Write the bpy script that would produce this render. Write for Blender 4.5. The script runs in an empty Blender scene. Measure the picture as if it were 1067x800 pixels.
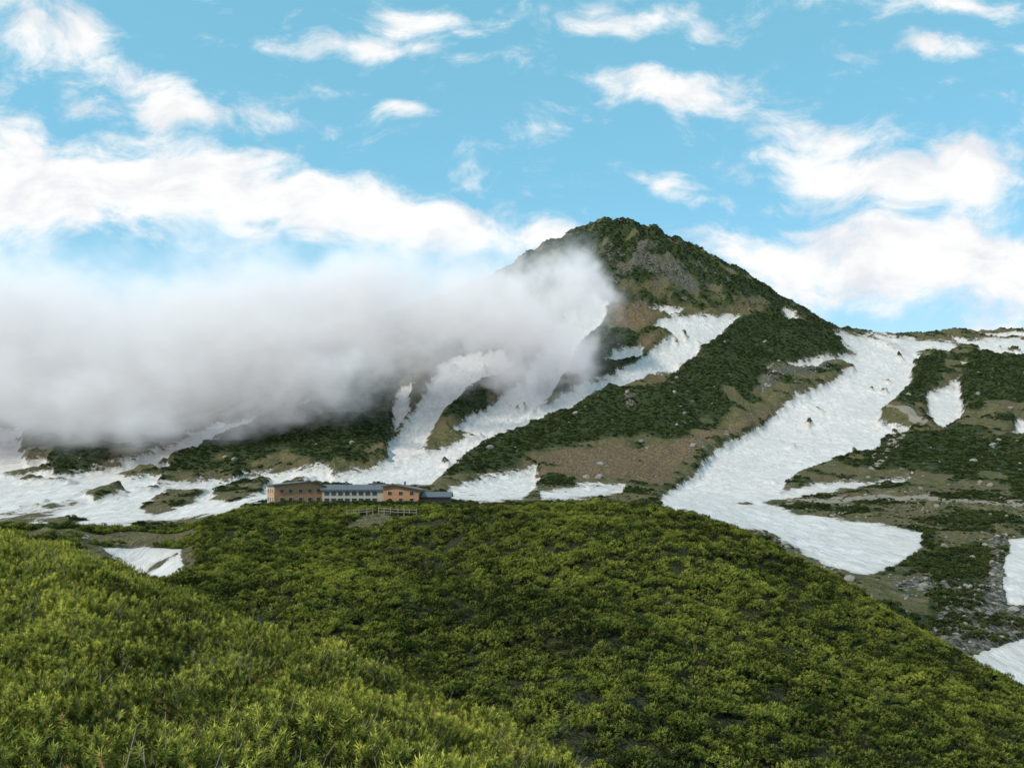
import bpy, bmesh, math, random
import numpy as np
from mathutils import Vector, Matrix
random.seed(4); rng=np.random.default_rng(7)
F=837.0; CU=533.5; VH=500.0
scene=bpy.context.scene
scene.view_settings.view_transform='Standard'; scene.view_settings.look='None'; scene.view_settings.exposure=0
def A(u): return (u-CU)/F
# ---------------------------------------------------------------- noise
_perm=rng.permutation(256); _perm=np.concatenate([_perm,_perm,_perm])
_ang=rng.random(256)*2*np.pi; _gx=np.cos(_ang); _gy=np.sin(_ang)
def perlin(x,y):
    xi=np.floor(x).astype(np.int64); yi=np.floor(y).astype(np.int64)
    xf=x-xi; yf=y-yi; xi&=255; yi&=255
    def g(ix,iy,fx,fy):
        h=_perm[_perm[ix&255]+(iy&255)]
        return _gx[h]*fx+_gy[h]*fy
    sx=xf*xf*xf*(xf*(xf*6-15)+10); sy=yf*yf*yf*(yf*(yf*6-15)+10)
    n0=g(xi,yi,xf,yf)*(1-sx)+g(xi+1,yi,xf-1,yf)*sx
    n1=g(xi,yi+1,xf,yf-1)*(1-sx)+g(xi+1,yi+1,xf-1,yf-1)*sx
    return (n0*(1-sy)+n1*sy)*1.4
def fbm(x,y,o=4,seed=0):
    r=0; a=1; t=0
    for i in range(o):
        r=r+a*perlin(x+seed*17.3+i*5.1,y+seed*9.7+i*3.3); t+=a; a*=.5; x=x*2.03; y=y*2.03
    return r/t
def ridged(x,y,o=4,seed=0):
    r=0; a=1; t=0
    for i in range(o):
        r=r+a*(1-2*np.abs(perlin(x+seed*13.3+i*5.1,y+seed*7.7+i*3.3))); t+=a; a*=.5; x=x*2.03; y=y*2.03
    return r/t
def sstep(x,a,b):
    t=np.clip((x-a)/(b-a),0,1); return t*t*(3-2*t)
# ---------------------------------------------------------------- terrain profile curves  u:(depth, v)
curves=[
 {-500:(2.2,1250),533:(2.2,1250),1600:(2.2,1500)},
 {-500:(5.5,780),0:(5.5,785),300:(5.5,800),450:(5.5,815),600:(5.5,850),800:(5.5,930),1067:(5.5,1010),1600:(5.5,1100)},
 {-500:(70,520),-200:(66,533),0:(60,551),50:(55,562),100:(50,580),200:(38,625),300:(30,666),400:(24,707),500:(17,757),590:(13,803),700:(11,860),900:(9.5,960),1067:(9.5,1050),1600:(9.5,1200)},
 {-500:(100,590),0:(85,592),100:(75,622),200:(62,665),400:(45,780),600:(32,880),800:(28,960),1067:(25,1000),1600:(25,1150)},
 {-500:(120,570),0:(115,578),100:(112,588),170:(104,603),200:(98,604),300:(84,636),400:(74,668),600:(60,708),800:(60,745),1067:(60,800),1600:(60,960)},
 {-500:(150,548),0:(160,548),120:(165,549),185:(158,552),215:(155,543),250:(160,532),330:(165,530),440:(165,532),500:(160,529),600:(145,525),650:(140,525),700:(135,531),760:(130,548),850:(115,591),930:(105,637),1000:(95,681),1067:(88,717),1200:(80,800),1600:(75,960)},
 {-500:(210,552),0:(210,553),200:(205,550),250:(200,528),330:(200,526),440:(200,526),480:(200,528),530:(195,538),600:(200,545),700:(190,555),760:(175,580),850:(150,612),930:(135,652),1000:(120,690),1067:(112,722),1200:(105,790),1600:(100,900)},
 {-500:(330,545),0:(330,546),200:(320,540),250:(290,520),330:(280,518.5),440:(280,518.5),500:(300,521),600:(320,520),700:(320,527),760:(300,541),850:(240,574),930:(205,597),1000:(190,608),1067:(175,628),1600:(170,650)},
 {-500:(480,500),0:(480,505),200:(450,512),400:(420,509),600:(420,505),700:(450,508),800:(430,512),900:(390,521),1000:(350,532),1067:(330,540),1600:(320,560)},
 {-500:(750,455),0:(750,455),200:(700,468),400:(680,458),500:(680,455),600:(700,450),700:(720,440),800:(700,452),900:(680,452),1000:(650,463),1067:(620,470),1600:(600,480)},
 {-500:(1000,425),0:(1000,425),200:(950,428),300:(920,405),400:(900,385),500:(920,365),560:(960,340),600:(980,350),650:(1000,330),700:(1000,335),760:(1000,345),820:(960,382),900:(920,395),1000:(900,402),1067:(900,402),1600:(900,400)},
 {-500:(1400,460),0:(1300,415),200:(1300,390),350:(1250,345),450:(1220,320),520:(1200,290),560:(1200,264),600:(1200,245),622:(1200,236),640:(1200,233),655:(1200,234),670:(1200,241),690:(1200,247),735:(1200,267),780:(1180,293),820:(1160,319),850:(1150,334),870:(1150,344),900:(1230,347),1000:(1300,350),1067:(1300,347),1600:(1400,340)},
 {-500:(2000,500),1600:(2000,500)},
 {-500:(4000,520),1600:(4000,520)},
 {-500:(12000,508),1600:(12000,508)},
]
us=np.concatenate([np.linspace(-390,-60,60,endpoint=False),np.linspace(-60,1127,860,endpoint=False),np.linspace(1127,1450,60)])
C=len(us)
KD=[];KS=[]
uf=np.arange(-500,1601,2.0)
for k,c in enumerate(curves):
    ks=sorted(c); d=np.interp(uf,ks,[math.log(c[q][0]) for q in ks]); v=np.interp(uf,ks,[c[q][1] for q in ks])
    w={2:14,5:12,11:5}.get(k,24)
    kern=np.exp(-0.5*(np.arange(-60,61)*2.0/w)**2); kern/=kern.sum()
    d=np.convolve(np.pad(d,60,'edge'),kern,'valid'); v=np.convolve(np.pad(v,60,'edge'),kern,'valid')
    KD.append(np.interp(us,uf,d)); KS.append(np.interp(us,uf,v))
KD=np.array(KD);KV=np.array(KS)
rows=np.concatenate([np.linspace(math.log(2.2),math.log(60),120,endpoint=False),np.linspace(math.log(60),math.log(250),160,endpoint=False),
  np.linspace(math.log(250),math.log(1360),430,endpoint=False),np.linspace(math.log(1360),math.log(12000),30)])
R=len(rows)
def pchip(x,y,xe):
    h=np.diff(x); m=np.diff(y)/h; d=np.zeros_like(y)
    for i in range(1,len(x)-1):
        if m[i-1]*m[i]>0:
            w1=2*h[i]+h[i-1]; w2=h[i]+2*h[i-1]; d[i]=(w1+w2)/(w1/m[i-1]+w2/m[i])
    d[0]=m[0]; d[-1]=m[-1]
    i=np.clip(np.searchsorted(x,xe)-1,0,len(x)-2)
    t=(xe-x[i])/h[i]
    return y[i]*(2*t**3-3*t**2+1)+h[i]*d[i]*(t**3-2*t**2+t)+y[i+1]*(-2*t**3+3*t**2)+h[i]*d[i+1]*(t**3-t**2)
V=np.zeros((R,C))
for j in range(C): V[:,j]=pchip(KD[:,j],KV[:,j],rows)
U=np.tile(us,(R,1)); D=np.exp(np.tile(rows[:,None],(1,C)))
X=A(U)*D; Y=D.copy(); Z=(VH-V)/F*D
crest=np.exp(KD[5])[None,:]+0*D
# ---------------------------------------------------------------- land-cover outlines
def sdpoly(px,py,poly):
    P=np.array(poly,float); out=np.full(px.shape,-99.0)
    x0,y0=P.min(0)-14; x1,y1=P.max(0)+14
    m=(px>x0)&(px<x1)&(py>y0)&(py<y1)
    x=px[m]; y=py[m]
    if x.size==0: return out
    dmin=np.full(x.shape,1e9); ins=np.zeros(x.shape,bool)
    for i in range(len(P)):
        ax,ay=P[i]; bx,by=P[(i+1)%len(P)]
        ex,ey=bx-ax,by-ay; L=ex*ex+ey*ey+1e-9
        t=np.clip(((x-ax)*ex+(y-ay)*ey)/L,0,1)
        dmin=np.minimum(dmin,np.hypot(x-ax-t*ex,y-ay-t*ey))
        if ay!=by:
            ins^=((ay>y)!=(by>y))&(x<ex*(y-ay)/(by-ay)+ax)
    out[m]=np.where(ins,dmin,-dmin); return out
far=(170,1360)
SNOW=[
 ([(688,331),(730,327),(772,330),(745,358),(705,384),(650,402),(605,423),(560,445),(520,462),(480,482),(450,506),(335,506),(338,496),(400,482),(440,470),(490,455),(540,435),(590,410),(630,395),(672,372),(700,352),(680,342)],far),
 ([(590,330),(618,308),(634,318),(630,336),(606,358),(592,388),(570,418),(545,440),(500,458),(470,452),(505,425),(545,395),(575,350)],far),
 ([(455,382),(480,368),(525,365),(535,385),(500,398),(468,424),(447,455),(440,472),(405,484),(400,470),(420,445),(440,415)],far),
 ([(416,402),(430,400),(427,430),(412,452),(408,430)],far),
 ([(-390,430),(20,448),(58,492),(140,480),(215,448),(300,428),(330,418),(320,430),(250,448),(180,480),(165,500),(260,492),(345,488),(350,503),(292,506),(280,520),(230,536),(120,553),(60,550),(0,545),(-390,540)],far),
 ([(468,507),(505,497),(560,486),(562,503),(545,521),(500,524),(465,522)],far),
 ([(562,512),(600,504),(652,505),(650,513),(600,519),(565,522)],far),
 ([(866,346),(905,350),(935,362),(957,375),(948,400),(925,427),(915,440),(950,447),(945,456),(890,478),(832,495),(815,511),(850,504),(952,496),(945,503),(850,513),(795,523),(830,534),(900,543),(963,555),(958,574),(930,592),(900,599),(862,590),(830,573),(800,555),(740,545),(690,533),(688,517),(726,492),(745,470),(795,442),(812,425),(850,405),(888,386),(878,378),(822,387),(818,381),(868,372),(890,366)],far),
 ([(965,410),(1000,395),(1004,420),(1000,446),(984,452),(966,436)],far),
 ([(905,346),(940,350),(1000,356),(1100,345),(1450,345),(1450,376),(1067,374),(1020,368),(970,364),(950,370),(920,357)],far),
 ([(1052,563),(1100,556),(1200,600),(1120,640),(1048,628),(1045,600)],(120,300)),
 ([(998,682),(1040,672),(1100,655),(1200,700),(1200,760),(1067,718)],(100,170)),
 ([(108,571),(150,566),(187,572),(192,588),(210,602),(180,600),(140,584)],(95,170)),
 ([(810,324),(826,326),(840,338),(822,336)],far),
 ([(672,320),(715,322),(700,329)],far),
 ([(1058,438),(1120,436),(1120,462),(1056,460)],far),
 ([(1085,480),(1250,470),(1300,500),(1150,520)],far),
 ([(640,368),(672,362),(668,372),(630,380)],far),
 ([(420,440),(440,436),(432,452),(418,456)],far),
]
HOLES=[[(20,460),(48,455),(50,478),(28,482)],[(145,528),(175,512),(215,510),(200,524),(160,536)],[(38,542),(70,536),(92,540),(70,548)],[(218,518),(240,503),(280,497),(272,512),(240,524)],[(90,512),(125,505),(130,512),(100,520)],[(835,398),(870,388),(868,394),(840,402)],[(320,498),(300,508),(280,506)],
 [(985,362),(1015,358),(1020,365),(990,368)]]
GREEN=[
 [(465,500),(482,474),(530,457),(600,427),(650,410),(700,405),(750,413),(765,430),(742,452),(690,465),(650,475),(600,470),(560,480),(520,495)],
 [(690,397),(722,375),(772,334),(800,328),(852,336),(888,352),(880,370),(820,380),(792,400),(780,415),(720,410)],
 [(600,358),(640,340),(678,352),(672,385),(632,397),(602,388)],
 [(165,494),(225,462),(300,430),(365,392),(415,378),(415,430),(402,465),(370,487),(300,482),(230,492)],
 [(560,264),(600,243),(645,230),(690,245),(780,290),(852,335),(790,325),(750,312),(710,300),(670,300),(630,296),(605,282)],
 [(933,428),(950,400),(958,378),(985,374),(985,395),(962,412),(950,432)],
 [(1003,425),(1000,400),(1010,372),(1050,375),(1100,380),(1090,425),(1050,424)],
 [(900,482),(930,458),(1000,460),(1100,470),(1200,492),(1067,497),(1000,497),(900,492)],
 [(460,398),(500,402),(512,430),(482,442),(462,447)],
 [(38,488),(70,470),(120,475),(100,490),(50,497)],
 [(972,570),(1030,565),(1030,600),(1022,640),(990,655),(968,630)],
 [(988,540),(1042,538),(1035,552),(990,552)],
 [(915,349),(950,352),(985,357),(950,363)],
 [(1010,660),(1040,640),(1067,640),(1100,660),(1040,668)],
 [(1045,500),(1100,500),(1120,530),(1060,525)],
 [(650,322),(640,332),(620,332),(640,318)],
 [(-390,546),(60,547),(180,550),(100,556),(-390,560)],
 [(235,523),(380,522),(500,523),(500,531),(240,531)],
]
ROCK=[
 [(640,278),(648,262),(657,250),(680,258),(720,282),(755,306),(735,310),(700,302),(665,296),(645,294)],
 [(785,412),(800,392),(850,380),(885,378),(860,392),(820,400),(800,415)],
 [(648,420),(660,418),(668,430),(652,432)],
 [(965,645),(1000,610),(1040,598),(1100,600),(1100,640),(1080,668),(990,682)],
 [(780,553),(825,558),(840,578),(805,572)],
 [(840,418),(900,425),(880,440),(830,440)],
 [(925,600),(1000,600),(985,620),(940,618)],
 [(1030,560),(1050,556),(1045,600),(1030,600)],
]
EARTH=[[(632,304),(665,308),(735,318),(700,322),(678,345),(660,352),(636,342),(628,320)],[(735,318),(800,322),(790,330),(745,328)],[(560,482),(600,472),(700,466),(770,440),(820,412),(800,440),(740,468),(690,512),(655,505),(560,500)],[(600,390),(632,398),(600,412),(585,400)],[(640,372),(680,356),(690,345),(700,348),(670,372)],
 [(440,440),(462,415),(470,430),(455,450)]]
PATH=[[(905,492),(925,470),(945,459),(950,462),(930,478),(912,494)],[(925,432),(945,436),(966,446),(962,450),(940,440),(924,436)],
 [(820,520),(930,516),(1067,524),(1067,528),(930,521),(820,524)]]
pn=fbm(X/14,Y/14,4,1); pn2=fbm(X/14,Y/14,4,2)
pscale=np.clip(D/250,0.6,1)*7
pu=U+pn*pscale; pv=V+pn2*pscale*0.7
def cover(polys,rngd=None,soft=5.0):
    o=np.full(U.shape,-1.0)
    for p in polys:
        if rngd is None: p,dr=p
        else: dr=rngd
        s=np.clip(sdpoly(pu,pv,p)/soft,-1,1)
        o=np.maximum(o,np.where((D>dr[0])&(D<dr[1]),s,-1))
    return o
snow=cover(SNOW); holes=cover(HOLES,far,4.0); snow=np.minimum(snow,-holes)
beyond=D>crest*1.1
patch=fbm(X/45,Y/70,5,5)
leftfield=(U<330)&(D>250)&(V>485)
snow=np.where(leftfield,np.minimum(snow,np.clip((0.28-patch)*5,-1,1)),snow)
topright=(U>900)&(V<385)&(D>600)
snow=np.where(topright,np.maximum(snow,np.clip((patch-0.12)*6,-1,1)),snow)
# melt-out islands inside the large snowfields
isl=fbm(X/26,Y/44,4,31)
snow=np.where(snow>-1,np.minimum(snow,np.clip((0.47-isl)*8,-1,1)),snow)
green=cover(GREEN,(100,1360),6.0)
earth=cover(EARTH,(170,1360),6.0)
gp=fbm(X/30,Y/30,5,9)
green=np.where(green>-1,np.clip(green*1.3+gp*1.5+0.15,-1,1),green)
thr=np.where(U>700,.09,.11)
green=np.maximum(green,np.where(beyond&(D<1360),np.clip((gp-thr)*5,-1,1),-1))
green=np.minimum(green,np.clip(-earth*1.1+gp*2.2-.05,-1,1))
green=np.minimum(green,np.clip(-snow*1.5,-1,1))
rock=cover(ROCK,(100,1360),9.0)
crag=ridged(X/30,Y/34,4,3)
pk=(D>950)&(V<325)&(U>540)
rock=np.where(pk,np.maximum(rock*0.45+crag*1.2-.72,crag*1.5-1.05),rock)
rock=np.where((U>700)&(D<900)&beyond&~pk,np.maximum(rock,ridged(X/24,Y/24,4,33)*2.2-1.75),rock); rock=np.clip(rock,-1,1)
green=np.where(pk&(snow<0),np.clip(np.maximum(green,.1)-np.clip(rock*1.5+.4,0,2)+gp*1.3,-1,1),green)
path=cover(PATH,(100,1360),2.0)
BARE=[[(358,546),(372,534),(430,531),(446,536),(430,545),(390,549)],[(20,556),(120,556),(195,560),(160,566),(60,566)]]
bare=cover(BARE,(30,1360),5.0)
vegnear=((D<crest*1.13)&(snow<-0.2)&(bare<0)).astype(float)
vegnear=np.where((U<205)&(D>92)&(fbm(X/12,Y/12,3,4)<0.0),0,vegnear)
# ---------------------------------------------------------------- relief
mt=sstep(D,330,700)*(1-sstep(D,1400,2200))
rel=ridged(X/130,Y/170,5,2)*12+fbm(X/45,Y/45,4,6)*6
peak=sstep(-V,-345,-270)*(D>900)*(D<1400)
rel=rel*mt*(1-0.45*peak)+peak*((ridged(X/38,Y/60,5,8)-.3)*15+ridged(X/14,Y/30,3,18)*3)
nosnow=1-0.7*np.clip(snow*.5+.5,0,1)
Z+=rel*nosnow
Z+=np.where(D>170,1,0)*(-5*sstep(snow,-1,1)+2.2*sstep(green,-1,1)*(1-peak))*sstep(D,300,600)
mid=sstep(D,150,220)*(1-mt)*(1-sstep(D,1400,2200))
flat=((U>235)&(U<500)&(D>180)&(D<300))
Z+=mid*nosnow*(fbm(X/22,Y/22,5,11)*2.8)*np.where(flat,0.1,1)
nearh=(1-sstep(D,150,220))
Z+=nearh*(fbm(X/16,Y/16,4,12)*np.clip(D/90,0.05,0.9)*1.2)
# long folds running down the shrub-covered hill
qx=(X*.80+Y*.60); qy=(-X*.60+Y*.80)
fold=ridged(qx/34,qy/90,3,23)-.25
Z+=sstep(D,65,90)*(1-sstep(D/crest,.8,1.0))*fold*4.0+sstep(D,38,60)*(U>450)*(1-sstep(D,60,90))*fold*2.5*sstep(U,450,600)
shrubh=np.clip(0.25+D*0.008,0.25,0.75)
Z-=nearh*shrubh
Z+=np.where(rock>0,1,0)*sstep(D,150,1000)*np.clip(rock,0,1)*ridged(X/12,Y/14,4,15)*4.0
Z+=np.where((rock>0)&(D<400),1,0)*np.clip(rock,0,1)*ridged(X/7,Y/7,3,16)*1.2
def grid_mesh(name,X,Y,Z):
    r,c=X.shape; me=bpy.data.meshes.new(name)
    co=np.stack([X,Y,Z],-1).reshape(-1,3).astype(np.float32)
    idx=np.arange(r*c).reshape(r,c)
    q=np.stack([idx[:-1,:-1],idx[:-1,1:],idx[1:,1:],idx[1:,:-1]],-1).reshape(-1,4)
    me.vertices.add(len(co)); me.vertices.foreach_set('co',co.ravel())
    me.loops.add(q.size); me.loops.foreach_set('vertex_index',q.ravel().astype(np.int32))
    me.polygons.add(len(q)); me.polygons.foreach_set('loop_start',np.arange(0,q.size,4,dtype=np.int32))
    me.polygons.foreach_set('loop_total',np.full(len(q),4,dtype=np.int32))
    me.polygons.foreach_set('use_smooth',np.ones(len(q),dtype=bool))
    me.update(calc_edges=True); return me
me=grid_mesh('mountain_terrain',X,Y,Z)
for nm,ar in (('snow',snow),('green',green),('rock',rock),('path',path),('earth',earth),('near',np.where(vegnear>0,1.0,0.0))):
    at=me.attributes.new(nm,'FLOAT','POINT'); at.data.foreach_set('value',ar.astype(np.float32).ravel())
terrain=bpy.data.objects.new('mountain_terrain',me); scene.collection.objects.link(terrain)
def samp(arr,x,y):
    u=x/y*F+CU; l=np.log(y)
    j=np.clip(np.searchsorted(us,u)-1,0,C-2); i=np.clip(np.searchsorted(rows,l)-1,0,R-2)
    fu=np.clip((u-us[j])/(us[j+1]-us[j]),0,1); fl=np.clip((l-rows[i])/(rows[i+1]-rows[i]),0,1)
    return (arr[i,j]*(1-fu)+arr[i,j+1]*fu)*(1-fl)+(arr[i+1,j]*(1-fu)+arr[i+1,j+1]*fu)*fl
# ---------------------------------------------------------------- node helpers
class NT:
    def __init__(s,t): s.t=t; s.n=t.nodes; s.l=t.links
    def new(s,ty,**k):
        n=s.n.new(ty)
        for a,b in k.items(): setattr(n,a,b)
        return n
    def put(s,sock,val):
        if isinstance(val,bpy.types.NodeSocket): s.l.new(val,sock)
        elif val is not None: sock.default_value=val
    def math(s,op,a,b=None,c=None,clamp=False):
        n=s.new('ShaderNodeMath',operation=op,use_clamp=clamp)
        s.put(n.inputs[0],a)
        if b is not None: s.put(n.inputs[1],b)
        if c is not None: s.put(n.inputs[2],c)
        return n.outputs[0]
    def vm(s,op,a,b=None,sc=None,c=None):
        n=s.new('ShaderNodeVectorMath',operation=op); s.put(n.inputs[0],a)
        if b is not None: s.put(n.inputs[1],b)
        if c is not None: s.put(n.inputs[2],c)
        if sc is not None: s.put(n.inputs['Scale'],sc)
        return n.outputs['Value'] if op in('LENGTH','DOT_PRODUCT') else n.outputs[0]
    def noise(s,vec,scale,detail=4,rough=.55,dist=0,out='Fac'):
        n=s.new('ShaderNodeTexNoise'); s.put(n.inputs['Vector'],vec); n.inputs['Scale'].default_value=scale
        n.inputs['Detail'].default_value=detail; n.inputs['Roughness'].default_value=rough; n.inputs['Distortion'].default_value=dist
        return n.outputs[0] if out=='Fac' else n.outputs[1]
    def ss(s,v,a,b,lo=0.0,hi=1.0):
        n=s.new('ShaderNodeMapRange',interpolation_type='SMOOTHSTEP'); s.put(n.inputs[0],v)
        n.inputs[1].default_value=a;n.inputs[2].default_value=b;n.inputs[3].default_value=lo;n.inputs[4].default_value=hi
        return n.outputs[0]
    def mix(s,f,a,b):
        n=s.new('ShaderNodeMix',data_type='RGBA'); s.put(n.inputs[0],f)
        s.put(n.inputs[6],a if isinstance(a,bpy.types.NodeSocket) else (*a,1)); s.put(n.inputs[7],b if isinstance(b,bpy.types.NodeSocket) else (*b,1))
        return n.outputs[2]
    def attr(s,nm):
        n=s.new('ShaderNodeAttribute',attribute_name=nm); return n.outputs['Fac']
def newmat(name):
    m=bpy.data.materials.new(name); m.use_nodes=True; m.node_tree.nodes.clear()
    t=NT(m.node_tree); out=t.new('ShaderNodeOutputMaterial'); return m,t,out
def simple(name,col,rough=.8,var=.25,scale=3):
    m,t,o=newmat(name); b=t.new('ShaderNodeBsdfPrincipled'); g=t.new('ShaderNodeTexCoord')
    n=t.noise(g.outputs['Object'],scale,5)
    c=t.mix(n,tuple(x*(1-var) for x in col),tuple(min(1,x*(1+var)) for x in col))
    t.put(b.inputs['Base Color'],c); b.inputs['Roughness'].default_value=rough
    t.l.new(b.outputs[0],o.inputs[0]); return m
# terrain material
m,t,o=newmat('terrain_cover')
P=t.new('ShaderNodeNewGeometry').outputs['Position']
n1=t.noise(P,.03,4,.6); n2=t.noise(P,.15,5,.65); n3=t.noise(P,.7,4,.7); nf=t.noise(P,2.5,3,.7)
grass=t.mix(t.ss(n2,.38,.60),(.075,.085,.028),(.18,.14,.065))
grass=t.mix(t.ss(n1,.42,.6),grass,t.mix(t.ss(n3,.35,.65),(.085,.07,.03),(.25,.18,.095)))
grass=t.mix(t.ss(n3,.46,.60,0,.8),grass,(.05,.06,.022))
em_=t.ss(t.math('ADD',t.attr('earth'),t.math('MULTIPLY',t.math('SUBTRACT',n2,.5),3.5)),-.2,.9)
grass=t.mix(em_,grass,t.mix(t.ss(n3,.40,.60),(.06,.046,.024),(.25,.165,.09)))
grass=t.mix(t.ss(nf,.56,.70,0,.5),grass,(.32,.27,.19))
greenc=t.mix(t.ss(n3,.35,.65),(.020,.032,.011),(.050,.066,.020))
gm=t.ss(t.math('ADD',t.attr('green'),t.math('MULTIPLY',t.math('SUBTRACT',n3,.5),2.6)),-.25,.25)
col=t.mix(gm,grass,greenc)
rockc=t.mix(t.ss(n3,.40,.66),(.040,.037,.026),(.25,.23,.19))
rm=t.ss(t.math('ADD',t.attr('rock'),t.math('MULTIPLY',t.math('SUBTRACT',n2,.5),3.5)),.0,.5)
col=t.mix(rm,col,rockc)
pm=t.ss(t.attr('path'),-.3,.3); col=t.mix(pm,col,(.30,.26,.20))
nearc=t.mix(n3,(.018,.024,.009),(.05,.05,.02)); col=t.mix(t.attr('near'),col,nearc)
sm=t.ss(t.math('ADD',t.attr('snow'),t.math('ADD',t.math('MULTIPLY',t.math('SUBTRACT',n2,.5),1.5),t.math('MULTIPLY',t.math('SUBTRACT',n3,.5),1.3))),-.1,.1)
mp=t.new('ShaderNodeMapping'); t.put(mp.inputs[0],P); mp.inputs['Rotation'].default_value=(0,0,.5); mp.inputs['Scale'].default_value=(1,.3,.6)
ns=t.noise(mp.outputs[0],.28,5,.7,.8)
snowc=t.mix(t.ss(ns,.32,.68),(.64,.605,.59),(.43,.40,.38)); snowc=t.mix(t.ss(n1,.4,.65,0,.5),snowc,(.46,.43,.41)); snowc=t.mix(t.ss(nf,.55,.75,0,.35),snowc,(.34,.30,.25))
snowc=t.mix(t.ss(t.attr('snow'),.9,-.1,0,.5),snowc,(.35,.31,.25))
col=t.mix(sm,col,snowc)
b=t.new('ShaderNodeBsdfPrincipled'); t.put(b.inputs['Base Color'],col); b.inputs['Roughness'].default_value=.9; b.inputs['Specular IOR Level'].default_value=.15
hgt=t.math('ADD',t.math('MULTIPLY',n2,6.0),t.math('MULTIPLY',n3,2.4))
hgt=t.math('MULTIPLY',hgt,t.math('SUBTRACT',1.0,t.math('MULTIPLY',sm,.88)))
hgt=t.math('ADD',hgt,t.math('MULTIPLY',t.math('MULTIPLY',ns,1.1),sm))
bp=t.new('ShaderNodeBump'); bp.inputs['Strength'].default_value=.9; bp.inputs['Distance'].default_value=1.0; t.put(bp.inputs['Height'],hgt)
t.put(b.inputs['Normal'],bp.outputs[0]); t.l.new(b.outputs[0],o.inputs[0]); me.materials.append(m)
# ---------------------------------------------------------------- pine
def pine_mat(name,tip,mid_,dark,brown,gain=.95):
    m,t,o=newmat(name); P=t.new('ShaderNodeNewGeometry').outputs['Position']
    a=t.attr('tip'); tone=t.attr('tone'); oi=t.new('ShaderNodeObjectInfo').outputs['Random']
    big=t.noise(P,.07,3,.6)
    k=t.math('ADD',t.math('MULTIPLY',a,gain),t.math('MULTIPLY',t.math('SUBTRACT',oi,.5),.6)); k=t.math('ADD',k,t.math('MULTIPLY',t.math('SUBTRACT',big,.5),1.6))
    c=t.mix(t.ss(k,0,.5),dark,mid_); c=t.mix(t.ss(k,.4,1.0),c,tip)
    c=t.mix(t.ss(tone,.92,.93,0,.6),c,brown)
    d=t.new('ShaderNodeBsdfDiffuse'); t.put(d.inputs[0],c)
    t.l.new(d.outputs[0],o.inputs[0]); return m
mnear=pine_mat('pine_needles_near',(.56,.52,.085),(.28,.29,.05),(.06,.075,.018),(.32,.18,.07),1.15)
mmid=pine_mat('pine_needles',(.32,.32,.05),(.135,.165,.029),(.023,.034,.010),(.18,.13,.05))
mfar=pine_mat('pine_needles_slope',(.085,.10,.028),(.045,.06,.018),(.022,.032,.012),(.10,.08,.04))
bark=simple('pine_bark',(.20,.17,.13))
def clump(name,ns,nn,L,w,sl,mat,H=.5,seed=0,twigs=0,lean0=2.2):
    r=np.random.default_rng(seed); vs=[];fs=[];tip=[];tone=[];mi=[]
    for i in range(ns):
        rad=.5*math.sqrt(r.random()); th=r.random()*6.283
        top=H*math.sqrt(max(.02,1-(rad/.54)**2))*r.uniform(.8,1.08); lean=rad*lean0
        ax=np.array([math.cos(th)*lean+r.normal(0,.22),math.sin(th)*lean+r.normal(0,.22),1.0]); ax/=np.linalg.norm(ax)
        base=np.array([math.cos(th)*rad,math.sin(th)*rad,top])-ax*sl
        e1=np.cross(ax,[.3,.9,.1]); e1/=np.linalg.norm(e1); e2=np.cross(ax,e1); tn=r.random()
        for j in range(nn):
            f=(j+.5)/nn; ph=j*2.4+r.random()
            rd=math.cos(ph)*e1+math.sin(ph)*e2
            dr=ax*(.15+.6*f)+rd*(1.0-.3*f)+r.normal(0,.15,3); dr/=np.linalg.norm(dr)
            sd=np.cross(dr,ax+rd*.2); sd/=np.linalg.norm(sd)+1e-6
            p=base+ax*sl*f*1.0; q=p+dr*L*r.uniform(.8,1.15); k=len(vs)
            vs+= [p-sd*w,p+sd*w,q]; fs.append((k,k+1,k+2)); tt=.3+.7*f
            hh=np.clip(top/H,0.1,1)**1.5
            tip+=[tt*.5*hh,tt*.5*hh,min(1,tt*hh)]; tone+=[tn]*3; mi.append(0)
    for i in range(twigs):
        th=r.random()*6.283; rad=r.uniform(0,.3); p=np.array([math.cos(th)*rad,math.sin(th)*rad,0]); 
        q=p+np.array([r.normal(0,.15),r.normal(0,.15),H*r.uniform(.9,1.2)]); 
        for (s,e,ww) in ((p,q,.008),(p*.4+q*.6,p*.4+q*.6+np.array([r.normal(0,.1),r.normal(0,.1),.14]),.005)):
            k=len(vs)
            for an in range(3):
                o_=np.array([math.cos(an*2.1),math.sin(an*2.1),0])
                vs+=[s+o_*ww,e+o_*ww*.4]; tip+=[0,0]; tone+=[0,0]
            for an in range(3):
                b2=(an+1)%3; fs.append((k+an*2,k+b2*2,k+b2*2+1,k+an*2+1)); mi.append(1)
    me=bpy.data.meshes.new(name); me.from_pydata([tuple(v) for v in vs],[],fs)
    for nm,ar in (('tip',tip),('tone',tone)):
        at=me.attributes.new(nm,'FLOAT','POINT'); at.data.foreach_set('value',np.array(ar,np.float32))
    me.materials.append(mat); me.materials.append(bark); me.polygons.foreach_set('material_index',np.array(mi,np.int32)); return me
thicket=bpy.data.objects.new('creeping_pine_thicket',None); scene.collection.objects.link(thicket)
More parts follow.
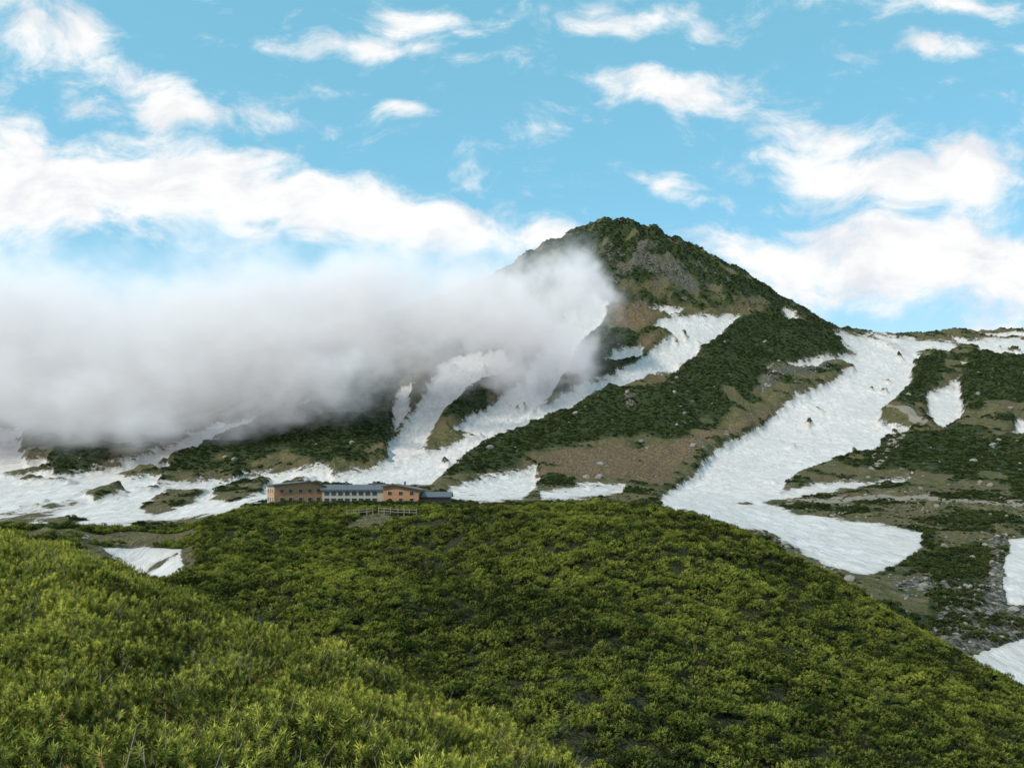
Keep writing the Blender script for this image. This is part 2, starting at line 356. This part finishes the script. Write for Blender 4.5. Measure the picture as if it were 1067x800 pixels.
def instancer(name,pts,scale,child_me,parent,tilt=.15):
    n=len(pts)
    if n==0: return
    yaw=rng.random(n)*6.283; tx=rng.normal(0,tilt,n); ty=rng.normal(0,tilt,n)
    nrm=np.stack([tx,ty,np.ones(n)],-1); nrm/=np.linalg.norm(nrm,axis=1)[:,None]
    a=np.stack([np.cos(yaw),np.sin(yaw),np.zeros(n)],-1); a-=nrm*(a*nrm).sum(1)[:,None]; a/=np.linalg.norm(a,axis=1)[:,None]
    bb=np.cross(nrm,a); s=(scale/2)[:,None]
    co=np.stack([pts-a*s-bb*s,pts+a*s-bb*s,pts+a*s+bb*s,pts-a*s+bb*s],1).reshape(-1,3).astype(np.float32)
    me=bpy.data.meshes.new(name); me.vertices.add(4*n); me.vertices.foreach_set('co',co.ravel())
    me.loops.add(4*n); me.loops.foreach_set('vertex_index',np.arange(4*n,dtype=np.int32)); me.polygons.add(n)
    me.polygons.foreach_set('loop_start',np.arange(0,4*n,4,dtype=np.int32)); me.polygons.foreach_set('loop_total',np.full(n,4,dtype=np.int32))
    me.update(calc_edges=True)
    ob=bpy.data.objects.new(name,me); scene.collection.objects.link(ob); ob.parent=parent
    ob.instance_type='FACES'; ob.use_instance_faces_scale=True; ob.instance_faces_scale=1.0
    ob.show_instancer_for_render=False; ob.show_instancer_for_viewport=False
    ch=bpy.data.objects.new(name+'_clump',child_me); scene.collection.objects.link(ch); ch.parent=ob
def scatter(d0,d1,dens,amin=-.71,amax=.71):
    n=int(dens*(amax-amin)*.5*(d1*d1-d0*d0)); y=np.sqrt(rng.uniform(d0*d0,d1*d1,n)); a=rng.uniform(amin,amax,n); return a*y,y
def place(nm,x,y,ok,smin,smax,meshes,parent,lift=0.0,bump=0.0,bs=2.2,jit=0.0):
    x=x[ok];y=y[ok]; z=samp(Z,x,y)
    sc=rng.uniform(smin,smax,len(x))
    if bump: 
        f=fbm(x/bs,y/bs,3,21); z=z+bump*f; sc=sc*(1+.4*f)
    pts=np.stack([x,y,z+lift+rng.normal(0,jit,len(x)) if jit else z+lift],-1); w=rng.integers(0,len(meshes),len(x))
    for i,mm in enumerate(meshes): instancer('%s_%d'%(nm,i+1),pts[w==i],sc[w==i],mm,parent)
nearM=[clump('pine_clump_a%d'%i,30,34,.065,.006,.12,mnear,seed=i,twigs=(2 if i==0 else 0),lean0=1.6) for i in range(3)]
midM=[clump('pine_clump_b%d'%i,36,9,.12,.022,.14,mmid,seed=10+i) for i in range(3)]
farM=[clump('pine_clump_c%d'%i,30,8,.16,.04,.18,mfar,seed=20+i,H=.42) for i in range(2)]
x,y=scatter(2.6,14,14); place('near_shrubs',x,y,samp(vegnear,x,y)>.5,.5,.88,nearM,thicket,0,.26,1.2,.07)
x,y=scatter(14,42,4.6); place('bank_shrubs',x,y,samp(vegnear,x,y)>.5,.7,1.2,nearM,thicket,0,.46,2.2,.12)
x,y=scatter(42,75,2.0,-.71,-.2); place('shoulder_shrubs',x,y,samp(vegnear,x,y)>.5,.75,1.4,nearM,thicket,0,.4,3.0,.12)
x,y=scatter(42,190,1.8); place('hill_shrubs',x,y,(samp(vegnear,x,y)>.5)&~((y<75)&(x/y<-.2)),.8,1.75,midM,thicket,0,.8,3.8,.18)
x,y=scatter(120,430,.35); g=samp(green,x,y); vn=samp(vegnear,x,y); sn=samp(snow,x,y); fl=(y>215)&(y<245)&(x/y<A(475))&(x/y>A(265))
place('field_shrubs',x,y,(g+rng.normal(0,.3,len(x))>.3)&(vn<.1)&(sn<-.3)&~fl,1.2,2.5,farM,thicket,-.1,.3)
x,y=scatter(180,430,.12); sn=samp(snow,x,y); vn=samp(vegnear,x,y); fl=(x/y<A(500))&(y>210)
place('tussocks',x,y,(sn<-.4)&(vn<.1)&~fl&(fbm(x/9,y/9,3,41)>-.05),.6,1.5,farM,thicket,-.1)
x,y=scatter(430,1330,.12); g=samp(green,x,y); place('slope_shrubs',x,y,(g+rng.normal(0,.3,len(x))>.25),2.0,3.8,farM,thicket,-.5,.5)
# ---------------------------------------------------------------- boulders
stone=simple('granite',(.20,.185,.155),.9,.45,2.0)
boul=bpy.data.objects.new('boulder_field',None); scene.collection.objects.link(boul)
def boulder(nm,seed):
    bm=bmesh.new(); bmesh.ops.create_icosphere(bm,subdivisions=2,radius=.5); r=random.Random(seed)
    pl=[Vector((r.gauss(0,1),r.gauss(0,1),r.gauss(0,1))).normalized() for _ in range(9)]
    for v in bm.verts:
        for p in pl:
            dd=v.co.dot(p)-.33
            if dd>0: v.co-=p*dd
        v.co.z*=.75
    me=bpy.data.meshes.new(nm); bm.to_mesh(me); bm.free(); me.materials.append(stone); return me
bM=[boulder('boulder_%d'%i,i) for i in range(3)]
x,y=scatter(105,420,.16); rk=samp(rock,x,y); sn=samp(snow,x,y); vn=samp(vegnear,x,y); fl=(x/y<A(500))&(x/y>A(235))
ok=((rk>-.2)|((rng.random(len(x))<.08)))&(sn<-.2)&(vn<.1)&~fl
x2=x[ok];y2=y[ok]; sc=rng.pareto(2.5,len(x2))*.5+.35; sc=np.clip(sc,.3,3.2)
pts=np.stack([x2,y2,samp(Z,x2,y2)+.05*sc],-1); w=rng.integers(0,3,len(x2))
for i in range(3): instancer('boulders_%d'%i,pts[w==i],sc[w==i],bM[i],boul,.4)
x,y=scatter(420,1000,.03); rk=samp(rock,x,y); sn=samp(snow,x,y)
ok=((rk>.0)|((rng.random(len(x))<.04)))&(sn<-.2)
x2=x[ok];y2=y[ok]; sc=np.clip(rng.pareto(2.2,len(x2))*1.3+.8,.6,6)
pts=np.stack([x2,y2,samp(Z,x2,y2)+.05*sc],-1); w=rng.integers(0,3,len(x2))
for i in range(3): instancer('crags_%d'%i,pts[w==i],sc[w==i],bM[i],boul,.4)
# ---------------------------------------------------------------- lodge
LD=230.0; lx=A(355)*LD; lz=float(samp(Z,np.array([lx]),np.array([LD]))[0])-.3
lodge=bpy.data.objects.new('mountain_lodge',None); lodge.location=(lx,LD,lz); lodge.scale=(1,1,.95); scene.collection.objects.link(lodge)
orange=simple('cedar_cladding',(.37,.18,.08),.8,.35,1.2); orange2=simple('cedar_cladding_sunlit',(.44,.27,.15),.8,.3,1.2)
beige=simple('plaster',(.33,.30,.25)); roofm=simple('metal_roof',(.085,.09,.10),.5); glass=simple('window_glass',(.03,.04,.05),.15); white=simple('white_trim',(.40,.37,.32))
def obj(nm,bm,mat,parent,M=None):
    me=bpy.data.meshes.new(nm); bm.to_mesh(me); bm.free(); me.materials.append(mat); ob=bpy.data.objects.new(nm,me); scene.collection.objects.link(ob); ob.parent=parent
    if M is not None: ob.matrix_local=M
    return ob
def box(nm,c,s,mat,parent,M=None):
    bm=bmesh.new(); bmesh.ops.create_cube(bm,size=1)
    for v in bm.verts: v.co=Vector((v.co.x*s[0]+c[0],v.co.y*s[1]+c[1],v.co.z*s[2]+c[2]))
    return obj(nm,bm,mat,parent,M)
def prism(nm,prof,y0,y1,mat,parent,M=None,axis='y'):
    bm=bmesh.new(); a=[bm.verts.new((p[0],y0,p[1]) if axis=='y' else (y0,p[0],p[1])) for p in prof]; b=[bm.verts.new((p[0],y1,p[1]) if axis=='y' else (y1,p[0],p[1])) for p in prof]
    bm.faces.new(a); bm.faces.new(b[::-1])
    for i in range(len(prof)): bm.faces.new((a[i],b[i],b[(i+1)%len(prof)],a[(i+1)%len(prof)]))
    bmesh.ops.recalc_face_normals(bm,faces=bm.faces[:]); return obj(nm,bm,mat,parent,M)
def windows(pref,xs,zs,yf,w,h,M=None,side=None):
    for i,xx in enumerate(xs):
        for j,zz in enumerate(zs):
            if side is None:
                box('%s_frame_%d_%d'%(pref,i,j),(xx,yf-.03,zz),(w+.16,.08,h+.16),white,lodge,M); box('%s_glass_%d_%d'%(pref,i,j),(xx,yf-.06,zz),(w,.08,h),glass,lodge,M)
            else:
                box('%s_frame_%d_%d'%(pref,i,j),(yf-.03,xx,zz),(.08,w+.16,h+.16),white,lodge,M); box('%s_glass_%d_%d'%(pref,i,j),(yf-.06,xx,zz),(.08,w,h),glass,lodge,M)
M1=Matrix.Translation((-13.4,2,0))@Matrix.Rotation(math.radians(28),4,'Z')
prism('west_wing_walls',[(-7,-2),(7,-2),(7,5.0),(2.5,6.2),(-7,5.2)],-5,5,orange,lodge,M1)
box('west_wing_end',(-7.06,0,1.5),(.1,9.7,6.8),orange2,lodge,M1)  # same cladding in a paler copy: sunlight on the end face painted in
prism('west_wing_roof',[(-7.5,5.2),(2.5,6.25),(7.5,4.95),(7.5,5.2),(2.5,6.55),(-7.5,5.5)],-5.5,5.5,roofm,lodge,M1)
windows('west_front',[-5,-2.6,.2,2.8,5.2],[1.2,3.7],-5,1.0,1.0,M1); windows('west_end',[-3,0,3],[1.2,3.7],-7.12,1.1,1.0,M1,side=1)
box('middle_walls',(3.7,3.2,.9),(17.6,8,5.8),beige,lodge)
prism('middle_roof',[(-1.3,3.82),(3.2,5.3),(7.7,3.82),(7.7,4.05),(3.2,5.55),(-1.3,4.05)],-5.6,12.8,roofm,lodge,None,'x')
windows('middle',[-3.8+1.95*i for i in range(8)],[.9,2.9],-.8,1.35,1.1)
prism('east_wing_walls',[(12.6,-2),(22.6,-2),(22.6,3.9),(15.5,5.4),(12.6,4.9)],-2.5,7.5,orange,lodge)
prism('east_wing_roof',[(12.0,4.85),(15.5,5.45),(23.2,3.85),(23.2,4.15),(15.5,5.8),(12.0,5.15)],-3.2,8.2,roofm,lodge)
windows('east',[14.4,17.5,20.6],[1.0,3.0],-2.5,1.1,1.0)
box('annex_walls',(27,3,.2),(8.6,6,3.0),simple('annex_boards',(.12,.09,.07)),lodge)
prism('annex_roof',[(-.8,1.72),(3,3.1),(6.8,1.72),(6.8,1.95),(3,3.35),(-.8,1.95)],22.7,31.8,roofm,lodge,None,'x')
for i,xx in enumerate((-15,-9,1,9,18)): box('chimney_%d'%i,(xx,3,5.9),(.5,.5,1.3),roofm,lodge)
# fence
wood=simple('weathered_wood',(.24,.21,.16),.85); fence=bpy.data.objects.new('wooden_fence',None); scene.collection.objects.link(fence)
pp=[]
for i in range(12):
    u=362+i*6.5+random.uniform(-1,1); dd=157-.3*abs(i-5); xx=A(u)*dd; zz=float(samp(Z,np.array([xx]),np.array([dd]))[0]); pp.append((xx,dd,zz))
    box('post_%d'%i,(xx,dd,zz+.5),(.15,.15,1.9+random.uniform(-.2,.2)),wood,fence)
for i in range(11):
    if i in (4,): continue
    a=Vector(pp[i]); b_=Vector(pp[i+1]); dv=b_-a
    for k,h in enumerate((.7,1.2)):
        Mr=Matrix.Translation((a+b_)/2+Vector((0,-.12,h)))@dv.to_track_quat('X','Z').to_matrix().to_4x4()
        box('rail_%d_%d'%(i,k),(0,0,0),(dv.length,.06,.12),wood,fence,Mr)
# ---------------------------------------------------------------- cloud bank (volume)
g=bpy.data.node_groups.new('cloud_density','GeometryNodeTree'); g.interface.new_socket('Geometry',in_out='OUTPUT',socket_type='NodeSocketGeometry')
t=NT(g); go=t.new('NodeGroupOutput'); P=t.new('GeometryNodeInputPosition').outputs[0]
W=t.noise(P,.012,4,.6,0,'Color'); PW=t.vm('ADD',P,t.vm('SCALE',t.vm('SUBTRACT',W,(.5,.5,.5)),None,140.0))
blobs=[(-250,360,700,200,100,150),(-60,358,700,180,102,150),(60,365,690,150,106,140),(190,362,690,140,102,140),(290,348,700,120,97,130),(380,328,730,110,84,120),(455,322,770,92,78,100),(520,330,810,88,82,90),(562,345,830,70,84,80),(530,395,790,58,58,60),(110,440,610,120,40,70),(592,296,850,40,46,50),(330,405,640,90,35,50),(600,365,840,36,45,40)]
acc=None
for (u,v,d,ru,rv,ry) in blobs:
    c=(A(u)*d,d,(VH-v)/F*d); k=d/F
    q=t.vm('DIVIDE',t.vm('SUBTRACT',PW,c),(ru*k*1.18,ry,rv*k*1.16)); f=t.math('SUBTRACT',1.0,t.vm('LENGTH',q))
    acc=f if acc is None else t.math('SMOOTH_MAX',acc,f,.25)
nz=t.noise(PW,.02,6,.72)
dn=t.math('ADD',acc,t.math('MULTIPLY',t.math('SUBTRACT',nz,.5),2.0))
dn=t.math('MULTIPLY',t.math('POWER',t.ss(dn,-.06,.9),1.8),.045)
vc=t.new('GeometryNodeVolumeCube'); t.put(vc.inputs['Density'],dn)
vc.inputs['Min'].default_value=(-820,440,-20); vc.inputs['Max'].default_value=(130,1000,300)
vc.inputs['Resolution X'].default_value=210; vc.inputs['Resolution Y'].default_value=70; vc.inputs['Resolution Z'].default_value=84
cm,ct,co_=newmat('cloud_vapour'); da=ct.attr('density'); vs=ct.new('ShaderNodeVolumeScatter'); vs.inputs['Color'].default_value=(.95,.96,.98,1); ct.put(vs.inputs['Density'],da)
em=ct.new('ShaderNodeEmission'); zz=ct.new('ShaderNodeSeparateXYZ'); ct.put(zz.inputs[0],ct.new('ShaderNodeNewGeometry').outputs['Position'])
em.inputs[0].default_value=(.95,.95,1,1); ct.put(em.inputs[1],ct.math('MULTIPLY',da,ct.ss(zz.outputs[2],20,190,.20,.33)))  # glow stands in for scattered light; lower part dimmed as if shaded
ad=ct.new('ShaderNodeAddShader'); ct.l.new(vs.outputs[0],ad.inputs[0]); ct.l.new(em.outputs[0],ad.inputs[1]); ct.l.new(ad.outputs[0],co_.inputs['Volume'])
cm.cycles.volume_step_rate=4
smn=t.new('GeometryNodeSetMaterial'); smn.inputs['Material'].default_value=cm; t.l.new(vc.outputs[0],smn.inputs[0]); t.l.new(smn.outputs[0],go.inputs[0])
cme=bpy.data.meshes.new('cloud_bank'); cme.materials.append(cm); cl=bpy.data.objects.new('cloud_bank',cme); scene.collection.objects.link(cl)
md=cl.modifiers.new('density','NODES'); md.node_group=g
# ---------------------------------------------------------------- sun + sky
sv=Vector((-.54,-.42,.68)).normalized()
sl=bpy.data.lights.new('sun','SUN'); sl.energy=4.1; sl.angle=math.radians(.8); sl.color=(1,.93,.82); so=bpy.data.objects.new('sun',sl); scene.collection.objects.link(so)
so.rotation_euler=sv.to_track_quat('Z','Y').to_euler(); so.location=(0,0,200)
wd=bpy.data.worlds.new('World'); scene.world=wd; wd.use_nodes=True; wd.node_tree.nodes.clear(); t=NT(wd.node_tree)
wo=t.new('ShaderNodeOutputWorld'); bg=t.new('ShaderNodeBackground'); bg.inputs[1].default_value=.1; t.l.new(bg.outputs[0],wo.inputs[0])
sky=t.new('ShaderNodeTexSky',sky_type='NISHITA'); sky.sun_disc=False; sky.sun_elevation=math.asin(sv.z); sky.sun_rotation=math.atan2(sv.x,sv.y); sky.altitude=2400
tint=t.new('ShaderNodeMix',data_type='RGBA',blend_type='ADD'); tint.inputs[0].default_value=1; t.l.new(sky.outputs[0],tint.inputs[6]); tint.inputs[7].default_value=(1.2,3.9,4.7,1)
G=t.new('ShaderNodeTexCoord').outputs['Generated']; sp=t.new('ShaderNodeSeparateXYZ'); t.put(sp.inputs[0],G)
yy=t.math('MAXIMUM',t.math('ABSOLUTE',sp.outputs[1]),.15)
cb=t.new('ShaderNodeCombineXYZ'); t.put(cb.inputs[0],t.math('DIVIDE',sp.outputs[0],yy)); t.put(cb.inputs[1],t.math('DIVIDE',sp.outputs[2],yy)); Q=cb.outputs[0]
wz=t.noise(Q,5,2,.6,0,'Color'); QW=t.vm('ADD',Q,t.vm('SCALE',t.vm('SUBTRACT',wz,(.5,.5,.5)),None,.10)); QW=t.vm('MULTIPLY',QW,(1,1,0))
BL=[(30,198,150,66,0,1.1),(200,198,150,58,8,1.15),(350,222,140,42,8,1.15),(470,235,120,28,8,1.1),(560,243,60,16,8,.8),(40,145,70,30,22,.65),
 (50,30,110,28,8,.6),(140,75,90,20,22,.6),(190,118,75,20,22,.6),(300,118,80,14,0,.5),(360,45,110,14,0,.48),(440,14,80,22,8,.62),(90,104,60,22,0,.5),(420,118,30,10,22,.4),
 (670,12,120,22,0,.6),(720,92,130,24,8,.72),(655,88,50,16,0,.4),(870,140,80,28,8,.5),(905,185,115,38,8,.9),(985,190,105,42,0,.9),(970,55,60,16,0,.5),(1000,5,100,16,0,.55),(960,275,200,50,0,1.0),(820,268,110,28,8,.85),(1060,290,120,70,0,.85),(685,192,45,22,22,.5),(1250,150,160,60,0,.9),(-150,120,150,80,0,.9),(200,-150,200,60,0,.7),(800,-200,220,60,0,.8)]
frames={0:QW}
for an in (8,22):
    ca,sa=math.cos(math.radians(an)),math.sin(math.radians(an))
    c2=t.new('ShaderNodeCombineXYZ'); t.put(c2.inputs[0],t.vm('DOT_PRODUCT',QW,(ca,-sa*-1,0) if False else (ca,-sa,0))); t.put(c2.inputs[1],t.vm('DOT_PRODUCT',QW,(sa,ca,0))); frames[an]=c2.outputs[0]
acc=None
for (u,v,ru,rv,an,wt) in BL:
    ca,sa=math.cos(math.radians(an)),math.sin(math.radians(an)); cx,cy=A(u),(VH-v)/F
    rx,ry=ca*cx-sa*cy, sa*cx+ca*cy; ix,iy=1/(ru/F*1.25),1/(rv/F*1.3)
    ln=t.vm('LENGTH',t.vm('MULTIPLY_ADD',frames[an],(ix,iy,0),None,(-rx*ix,-ry*iy,0)))
    f=t.math('MULTIPLY_ADD',ln,-wt*1.5,wt*1.5); acc=t.math('MAXIMUM',f,0.0 if acc is None else acc)
sc2=t.vm('MULTIPLY',QW,(1,1.8,1)); nz=t.noise(sc2,10,6,.64,.2)
cv=t.math('ADD',acc,t.math('MULTIPLY',t.math('SUBTRACT',nz,.5),2.7)); cmask=t.ss(cv,.05,.95)
cmask=t.math('MAXIMUM',cmask,t.ss(nz,.52,.8,0,.35))
sh=t.noise(t.vm('ADD',sc2,(.01,-.03,0)),8,4,.6)
cc=t.mix(t.ss(sh,.42,.68),(10.2,10.2,10.1),(8.1,8.4,8.9))
haze=t.mix(t.ss(sp.outputs[2],0,.33,.65,0.0),tint.outputs[2],(6.4,8.1,8.9))
t.put(bg.inputs[0],t.mix(cmask,haze,cc))
# ---------------------------------------------------------------- camera
cam=bpy.data.cameras.new('camera'); cam.sensor_width=36; cam.lens=36*F/1067; cam.shift_y=100/1067; cam.clip_end=20000; cam.clip_start=.1
cobj=bpy.data.objects.new('camera',cam); cobj.rotation_euler=(math.pi/2,0,0); scene.collection.objects.link(cobj); scene.camera=cobj
